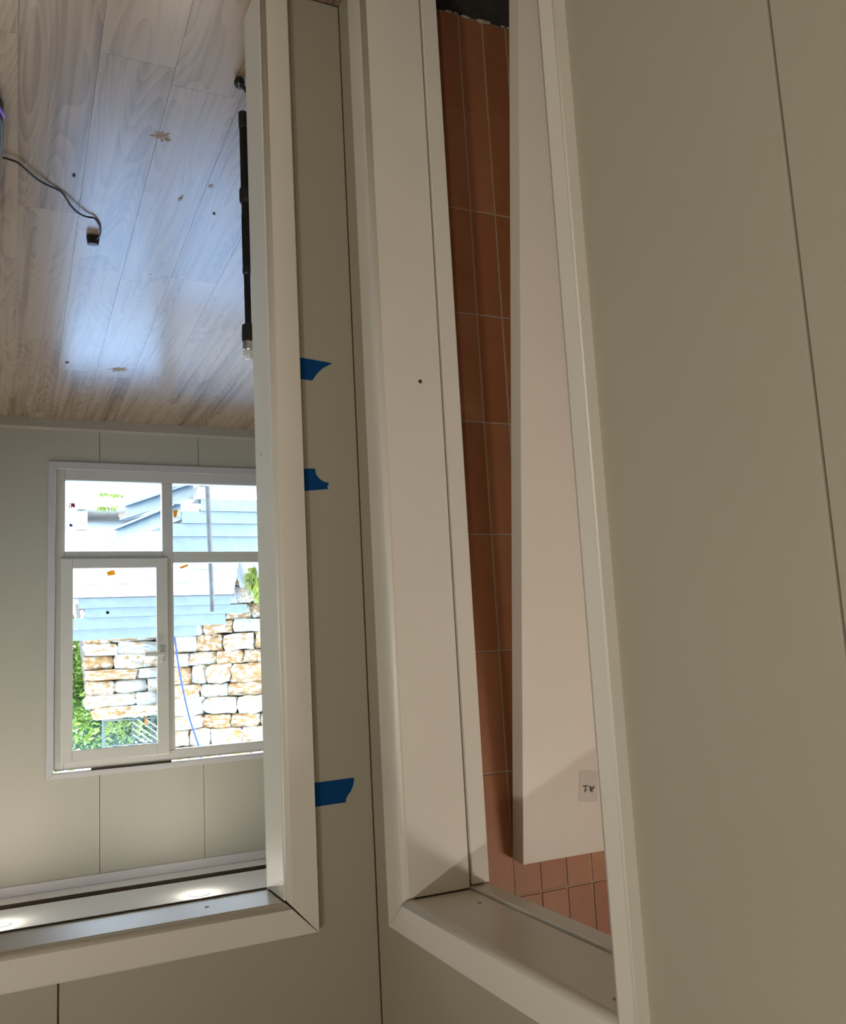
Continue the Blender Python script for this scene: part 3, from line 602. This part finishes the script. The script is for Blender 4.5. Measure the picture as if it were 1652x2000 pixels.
# ---- scraps and smears on the floor
def scrap(x, y, r, label):
    bm = bmesh.new(); bmesh.ops.create_icosphere(bm, subdivisions=1, radius=1)
    for v in bm.verts: v.co *= random.uniform(.6, 1.3)
    me = bpy.data.meshes.new('floor_scrap'); bm.to_mesh(me); bm.free()
    o = link('floor_scrap', me, 'scrap'); o.location = (x, y, r * .30); o.scale = (r, r * .6, r * .3); o.rotation_euler = (0, 0, random.uniform(0, 3)); tag(o, label, 'debris', 'scraps on the wood floor')
scrap(-.671, 2.90, .008, 'tiny dark scrap on the floor beside the black stand')
scrap(-.2155, 2.797, .009, 'tiny curled scrap on the floor near the black cable')
scrap(-.332, 4.67, .010, 'tiny dark scrap on the floor below the opening sash')
scrap(-.55, 3.47, .004, 'tiniest dark scrap in the middle of the floor')
def smear(cx, cy, r, k, squeeze=.6):
    pts = []
    for i in range(26):
        a = 2 * math.pi * i / 26; q = r * random.uniform(.45, 1.0) * (1.15 if i % 3 else .55)
        pts.append((cx + q * math.cos(a) * squeeze, cy + q * math.sin(a)))
    poly('smear', 'smear', pts, ((lambda a, b_: (a, b_, .0001)), (lambda a, b_: (a, b_, .0005))), rf)
smear(-.427, 2.484, .030, 0, .95); smear(-.448, 2.500, .014, 0, .8); smear(-.547, 2.83, .026, 1, .35); smear(-.62, 2.72, .02, 1, .4); smear(-.58, 4.72, .05, 1, 1.0)

# ================================================================== OUTSIDE


def bank(x, y): return min(1.0, 5.0 * max(0, -2.84 - x)) * max(0, min(1, (y - 10.2) / .5))
# ground: uneven pale soil
bm = bmesh.new(); bmesh.ops.create_grid(bm, x_segments=150, y_segments=150, size=20)
for v in bm.verts:
    v.co.x -= 2; v.co.y += 11.0
    v.co.z = -.27 + .03 * math.sin(v.co.x * 2.3 + 1.3) * math.cos(v.co.y * 1.7)
    v.co.z += bank(v.co.x, v.co.y)
    if v.co.y < 6.3: v.co.z = -.27
me = bpy.data.meshes.new('ground'); bm.to_mesh(me); bm.free()
for p in me.polygons: p.use_smooth = True
gr = link('ground', me, 'ground'); tag(gr, 'dry pale sunlit ground outside the window', 'ground', kind='structure')

# dry-stone retaining walls: every stone its own mesh object
stone_meshes = []
for k in range(10):
    bm = bmesh.new(); bmesh.ops.create_cube(bm, size=1.0); bmesh.ops.subdivide_edges(bm, edges=bm.edges, cuts=2, use_grid_fill=True)
    for v in bm.verts:
        c = v.co; n_ = c.normalized() * .62; v.co = c * .64 + n_ * .36
        v.co += Vector((random.uniform(-1, 1), random.uniform(-1, 1), random.uniform(-1, 1))) * .065
    me = bpy.data.meshes.new('stone'); bm.to_mesh(me); bm.free(); me.materials.append(M['stone'])
    for p in me.polygons: p.use_smooth = k % 2 == 0
    stone_meshes.append(me)
def stone_wall(name, label, p0, p1, ztop, zbase, rowh, length, depth, endslope=0.0):
    p0 = Vector((*p0, 0)); p1 = Vector((*p1, 0)); d = (p1 - p0); L_ = d.length; d.normalize(); n_ = Vector((d.y, -d.x, 0))
    if n_.y > 0: n_ = -n_
    e = empty(name, (p0.x, p0.y, zbase)); tag(e, label, 'wall')
    ang = math.atan2(d.y, d.x)
    V = []
    a = p0 - n_ * .30; b_ = p1 - n_ * .30; k = p0 - n_ * (.30 + depth); l_ = p1 - n_ * (.30 + depth)
    a2 = a + d * endslope; k2 = k + d * endslope
    V = [a, b_, l_, k] + [Vector((q.x, q.y, ztop - zbase - .12)) for q in (a2, b_, l_, k2)]
    V = [(v.x - p0.x, v.y - p0.y, v.z) for v in V]
    pydata('backfill', V, [(0, 1, 2, 3), (4, 5, 6, 7), (0, 1, 5, 4), (1, 2, 6, 5), (2, 3, 7, 6), (3, 0, 4, 7)], 'gap', e)
    z = zbase
    while z < ztop - .02:
        h = rowh * random.uniform(.85, 1.2); h = min(h, ztop - z) if ztop - z < rowh * 1.5 else h
        s = endslope * max(0, (z - zbase)) / (ztop - zbase) + random.uniform(-.03, .05); first = True
        while s < L_:
            l = length * random.uniform(.6, 1.45)
            c = p0 + d * (s + l / 2) - n_ * (.15 + random.uniform(-.03, .03))
            o = link('stone', random.choice(stone_meshes), None, e)
            o.location = (c.x - p0.x, c.y - p0.y, z + h / 2 - zbase)
            o.scale = (l * 1.00, .38, h * 1.02 * random.uniform(.92, 1.03)); o.rotation_euler = (random.uniform(-.05, .05), random.uniform(-.05, .05), ang + random.uniform(-.06, .06))
            s += l
        z += h
    return e
stone_wall('stone_wall', 'low dry stone wall of long pale slabs seen behind the opening sash', (-1.00, 13.0), (-2.55, 13.0), 2.24, -.3, .165, .48, .5, .26)
stone_wall('stone_wall', 'tall dry stone wall of rounded ochre stones behind the fixed pane', (-2.12, 12.55), (-4.4, 11.3), 3.35, -.3, .20, .34, .5, 0)

# stack of white wrapped panels on timber bearers, steel sections on and before it
ps = empty('panel_stack', (-1.7, 11.3, -.25)); tag(ps, 'stack of white wrapped building panels before the stone wall', 'building material')
zt = .745
def pan(z0, z1, x0, x1, dx): MB().prism([(x0 - dx, z0), (x1, z0), (x1, z1), (x0, z1)], lambda a, b_: (a + 1.7, -.28, b_ + .25), lambda a, b_: (a + 1.7, .75, b_ + .25)).build('panel', 'wrap', ps, bevel=.01)
for i in range(5): pan(-.04 + .157 * i, -.04 + .157 * (i + 1) - .004, -2.70 - .03 * (4 - i) / 1, -.89, .02)
for x in (-.95, -1.7, -2.4): MB().box(x + 1.7 - .06, x + 1.7 + .06, -.30, .72, -.012, .205).build('bearer', 'timber', ps)
MB().box(-1.0, .86, -.298, -.285, .985, .998).build('edge_shadow_strip', 'pipe', ps)  # dark strip drawn in place of the shadow along the top edge
def channel(a, b_, label, web=.10, fl=.05, t=.004, lip=.018, flip=1, holes=(), grp='galvanised steel sections outside'):
    """lipped C section from a to b_, web facing the house"""
    a = Vector(a); b_ = Vector(b_); d = (b_ - a); L_ = d.length; ang = math.atan2(d.y, d.x)
    pr = [(0, 0), (fl, 0), (fl, lip), (fl - t, lip), (fl - t, t), (t, t), (t, web - t), (fl - t, web - t), (fl - t, web - lip), (fl, web - lip), (fl, web), (0, web)]
    e = empty('steel_section', a); e.rotation_euler = (0, 0, ang); tag(e, label, 'steel beam', grp)
    MB().prism(pr, lambda y, z: (0, flip * y, z), lambda y, z: (L_, flip * y, z)).build('profile', 'galv', e)
    for k in holes:
        if k < L_:
            MB().lathe([(.020, 0), (.020, .001), (.015, .001), (.015, 0)], n=14).build('bolt_hole', 'pipe', e).matrix_local = Matrix.Translation((k, -.0008 * flip, web / 2)) @ Matrix.Rotation(math.pi / 2, 4, 'X')
    return e
# on top of the panels
zz = zt + .004
for i, (x0, x1, y, w_) in enumerate(((-2.66, -.92, 11.05, .105), (-2.88, -.99, 11.10, .105), (-2.62, -.82, 11.14, .125), (-2.28, -.86, 11.20, .12))):
    channel((x1, y, zz), (x0, y, zz), 'galvanised steel section on the panel stack, %s' % ('lowest of four', 'second from below', 'third from below', 'topmost of four')[i], web=w_, fl=.09, lip=.03, flip=-1, holes=((.25,) if i == 1 else ()))
    zz += w_ + .003
# in front of the panels
zz = -.135
for b__ in ((-1.98, 0), (-2.9, 0)): tag(MB().box(b__[0] - .06, b__[0] + .06, 9.28, 9.62, -.262, -.137).build('timber_bearer', 'timber'), 'timber bearer under the front steel sections, %s end' % ('right' if b__[0] > -2.5 else 'left'), 'timber', 'timber bearers')
for i, (x1, y, w_) in enumerate(((-1.955, 9.30, .118), (-1.77, 9.35, .118), (-1.60, 9.40, .125), (-1.66, 9.46, .175))):
    channel((x1, y, zz), (-3.6, y, zz), 'long galvanised steel section in the front pile, %s' % ('lowest one', 'second one up', 'third one up', 'tallest top one')[i], web=w_, fl=.10, lip=.03, flip=-1)
    zz += w_ + .004
for i, (dx, dz) in enumerate(((0, 0), (.10, -.16))):
    channel((-1.03 - dx * .4, 8.55 - i * .35, .30 + dz), (-1.33 - dx, 7.05, .30 + dz), 'galvanised steel section lying askew near the window, %s' % ('upper one', 'lower one')[i], web=.125, fl=.06, holes=(.07, .20))
for i, (x, y) in enumerate(((-1.10, 8.2), (-1.33, 7.25))): tag(MB().box(x - .10, x + .05, y - .05, y + .05, -.275, .136).build('timber_block', 'ground'), 'pale block under the askew steel sections, %s one' % ('farther', 'nearer')[i], 'timber', 'timber blocks')
pp = MB().tube([(-1.955, 8.98, -.27), (-1.985, 8.98, 1.045)], .0235, 14).build('steel_pipe', 'pipe'); tag(pp, 'dark grey upright pipe standing before the steel sections', 'pipe')
for i, (a, b_, r) in enumerate((((-1.37, 11.0, -.22), (-1.80, 9.9, -.22), .028), ((-1.47, 10.95, -.225), (-1.86, 10.15, -.225), .024))):
    mid = (Vector(a) + Vector(b_)) / 2 + Vector((.02, 0, .01))
    o = MB().tube([a, mid, b_], [r, r * .9, r * .7], 8).build('timber_pole', 'timber'); tag(o, 'thin timber pole on the pale ground, %s one' % ('longer', 'shorter')[i], 'timber', 'timber poles on the ground')
# white boards standing at the right
for i, (x, w_) in enumerate(((-.70, .10), (-.82, .05))):
    o = box('white_board', 'wrap', (x - w_, x, 10.75 + .05 * i, 10.80 + .05 * i, -.29, .75 - .02 * i)); tag(o, 'upright white board beside the panel stack, %s one' % ('wider', 'narrower')[i], 'board', 'white boards outside')

# grass and weeds
def grass(name, label, pts, mt, kindstuff=True):
    V = []; F = []
    for (x, y, z, n_, r, h) in pts:
        for _ in range(n_):
            a = random.uniform(0, 6.28); q = r * math.sqrt(random.random()); bx, by = x + q * math.cos(a), y + q * math.sin(a) * .6
            hh = h * random.uniform(.5, 1.2); w_ = .008; t = random.uniform(0, 6.28); lx, ly = random.uniform(-.5, .5) * hh, random.uniform(-.5, .5) * hh
            k = len(V); V += [(bx - w_ * math.cos(t), by - w_ * math.sin(t), z), (bx + w_ * math.cos(t), by + w_ * math.sin(t), z), (bx + lx, by + ly, z + hh)]; F.append((k, k + 1, k + 2))
    o = pydata(name, V, F, mt); tag(o, label, 'grass', kind='stuff' if kindstuff else None); return o
grass('grass', 'sparse green weeds growing on the pale ground', [(-1.13, 9.8, -.27, 150, .13, .06), (-1.25, 9.9, -.27, 90, .10, .05), (-1.05, 9.72, -.27, 40, .08, .05), (-1.55, 10.0, -.27, 25, .1, .04), (-1.2, 10.75, -.27, 80, .12, .06), (-1.3, 10.6, -.27, 20, .1, .04)], 'grass')
gl = []
for i in range(90):
    x = random.uniform(-3.5, -2.98); y = random.uniform(10.5, 11.25)
    gl.append((x, y, -.30 + bank(x, y), 110, .10, .16))
grass('grass_bank', 'dense yellow green grass on the bank below the tall stone wall', gl, 'grass2')
# boulders at the foot of the tall wall
for i, (x, y, sz, lb) in enumerate(((-3.02, 11.66, .20, 'ochre boulder tumbled beside the left end of the steel sections'), (-3.34, 11.58, .19, 'pale boulder at the foot of the tall stone wall, second from the steel'), (-3.66, 11.46, .20, 'pale boulder at the foot of the tall stone wall, third from the steel'), (-3.95, 11.26, .17, 'pale boulder at the foot of the tall stone wall, farthest from the steel'))):
    o = link('boulder', stone_meshes[i]); o.scale = (sz * 1.05, sz, sz * .9); o.location = (x, y, -.27 + bank(x, y) + sz * .36); o.rotation_euler = (.2 * i, .15 * i - .2, .9 * i)
    tag(o, lb, 'boulder', 'boulders at the foot of the tall wall')
# trees
def tree(x, y, z0, trunk, rx, ry, rz, zc, n_, mt, label, lw=.05):
    e = empty('tree', (x, y, z0)); tag(e, label, 'tree', 'trees above the stone walls')
    MB().tube([(0, 0, 0), (.05, 0, trunk * .5), (-.03, .05, trunk)], [.08, .065, .04], 8).build('trunk', 'bark', e)
    for k in range(5):
        a = 1.26 * k; MB().tube([(0, 0, trunk * .6), (math.cos(a) * rx * .3, math.sin(a) * ry * .3, zc - z0), (math.cos(a) * rx * .6, math.sin(a) * ry * .6, zc - z0 + rz * .3)], [.035, .025, .01], 6).build('branch', 'bark', e)
    V = []; F = []
    clumps = [(random.gauss(0, .5), random.gauss(0, .5), random.gauss(0, .5)) for _ in range(38)]
    for _ in range(n_):
        cx_, cy_, cz_ = random.choice(clumps); px, py, pz = [max(-1.25, min(1.25, random.gauss(c, .17))) for c in (cx_, cy_, cz_)]
        p = Vector((px * rx, py * ry, zc - z0 + pz * rz)); u = Vector((random.gauss(0, 1), random.gauss(0, 1), random.gauss(0, .6))).normalized(); v = u.orthogonal().normalized(); s = lw * random.uniform(.6, 1.4)
        k = len(V); V += [p - u * s, p + v * s * .5 + Vector((0, 0, s * .12)), p + u * s, p - v * s * .5 + Vector((0, 0, s * .12))]; F.append((k, k + 1, k + 2, k + 3))
    o = pydata('foliage', V, F, mt, e); return e
tree(-.85, 14.55, -.3, 1.6, .95, .55, .95, 1.80, 9000, 'leafA', 'bright yellow green tree at the open end of the low stone wall')
tree(-1.75, 16.2, -.3, 2.0, 1.2, .7, .85, 2.2, 9000, 'leafB', 'deep green tree behind the chain link fence')
tree(-3.3, 18.2, -.3, 2.0, 1.2, .8, .95, 2.4, 8000, 'leafB', 'dark tree behind the white stair rails')
tree(.9, 18.0, -.3, 2.0, 1.2, .8, 1.0, 2.0, 8000, 'leafA', 'far green tree at the right of the window view')
tree(-1.4, 21.0, -.3, 2.0, 2.4, .9, 1.2, 2.0, 10000, 'leafB', 'large far tree filling the gap above the low stone wall', .07)
# chain link fence on the low wall and white stair rails
fe = empty('chain_link_fence', (-1.43, 13.35, 2.05)); tag(fe, 'grey chain link fence above the low stone wall', 'fence')
for x in (0, -1.02): MB().tube([(x, 0, -.25), (x, 0, .75)], .016, 10).build('post', 'fence', fe)
for z in (.12 + .09, .55): MB().tube([(0, 0, z), (-1.02, 0, z + .02)], .010, 8).build('rail', 'fence', fe)
mb = MB(); H_ = .55
for i in range(-12, 24):
    x0 = -.055 * i
    for sgn in (1, -1):
        xa, xb = x0, x0 - sgn * H_; za, zb = 0.0, H_
        # clip to the panel
        q = []
        for t in [j / 20 for j in range(21)]:
            xx = xa + (xb - xa) * t
            if -1.02 <= xx <= 0: q.append((xx, 0.0, za + (zb - za) * t))
        if len(q) > 2: mb.bar(q[0], q[-1], .0035)
o = mb.build('wire_mesh', 'fence', fe); o['kind'] = 'stuff'
sr = empty('stair_railing', (-1.9, 13.8, 2.0)); tag(sr, 'white diagonal stair rails climbing beside the fence', 'railing')
for k in range(5):
    MB().bar((.02, 0, .17 + .085 * k), (-.55, 0, .62 + .085 * k), .013, .015).build('rail', 'rail', sr)
for x in (.0, -.27, -.54): MB().bar((x, .02, -.1), (x, .02, .62 - x * .79), .03, .03).build('post', 'fence', sr)
og = MB().prism([(-.02, .20), (.02, .20), (.012, .02), (-.012, 0)], lambda a, b_: (-2.05 + a, 13.70, 2.19 + b_), lambda a, b_: (-2.05 + a, 13.72, 2.19 + b_)).build('orange_flag', 'orange'); tag(og, 'small orange flag hanging from the white stair rails', 'flag')
rp = [Vector(p) for p in ((-2.13, 11.9, 1.10), (-2.19, 11.92, 1.57), (-2.26, 11.94, 1.95), (-2.33, 11.93, 2.27), (-2.43, 11.92, 2.60), (-2.50, 11.95, 2.9))]
o = MB().tube(spline(rp, 4), .011, 8).build('blue_rope', 'rope', smooth=True); tag(o, 'blue rope hanging down before the tall stone wall', 'rope')
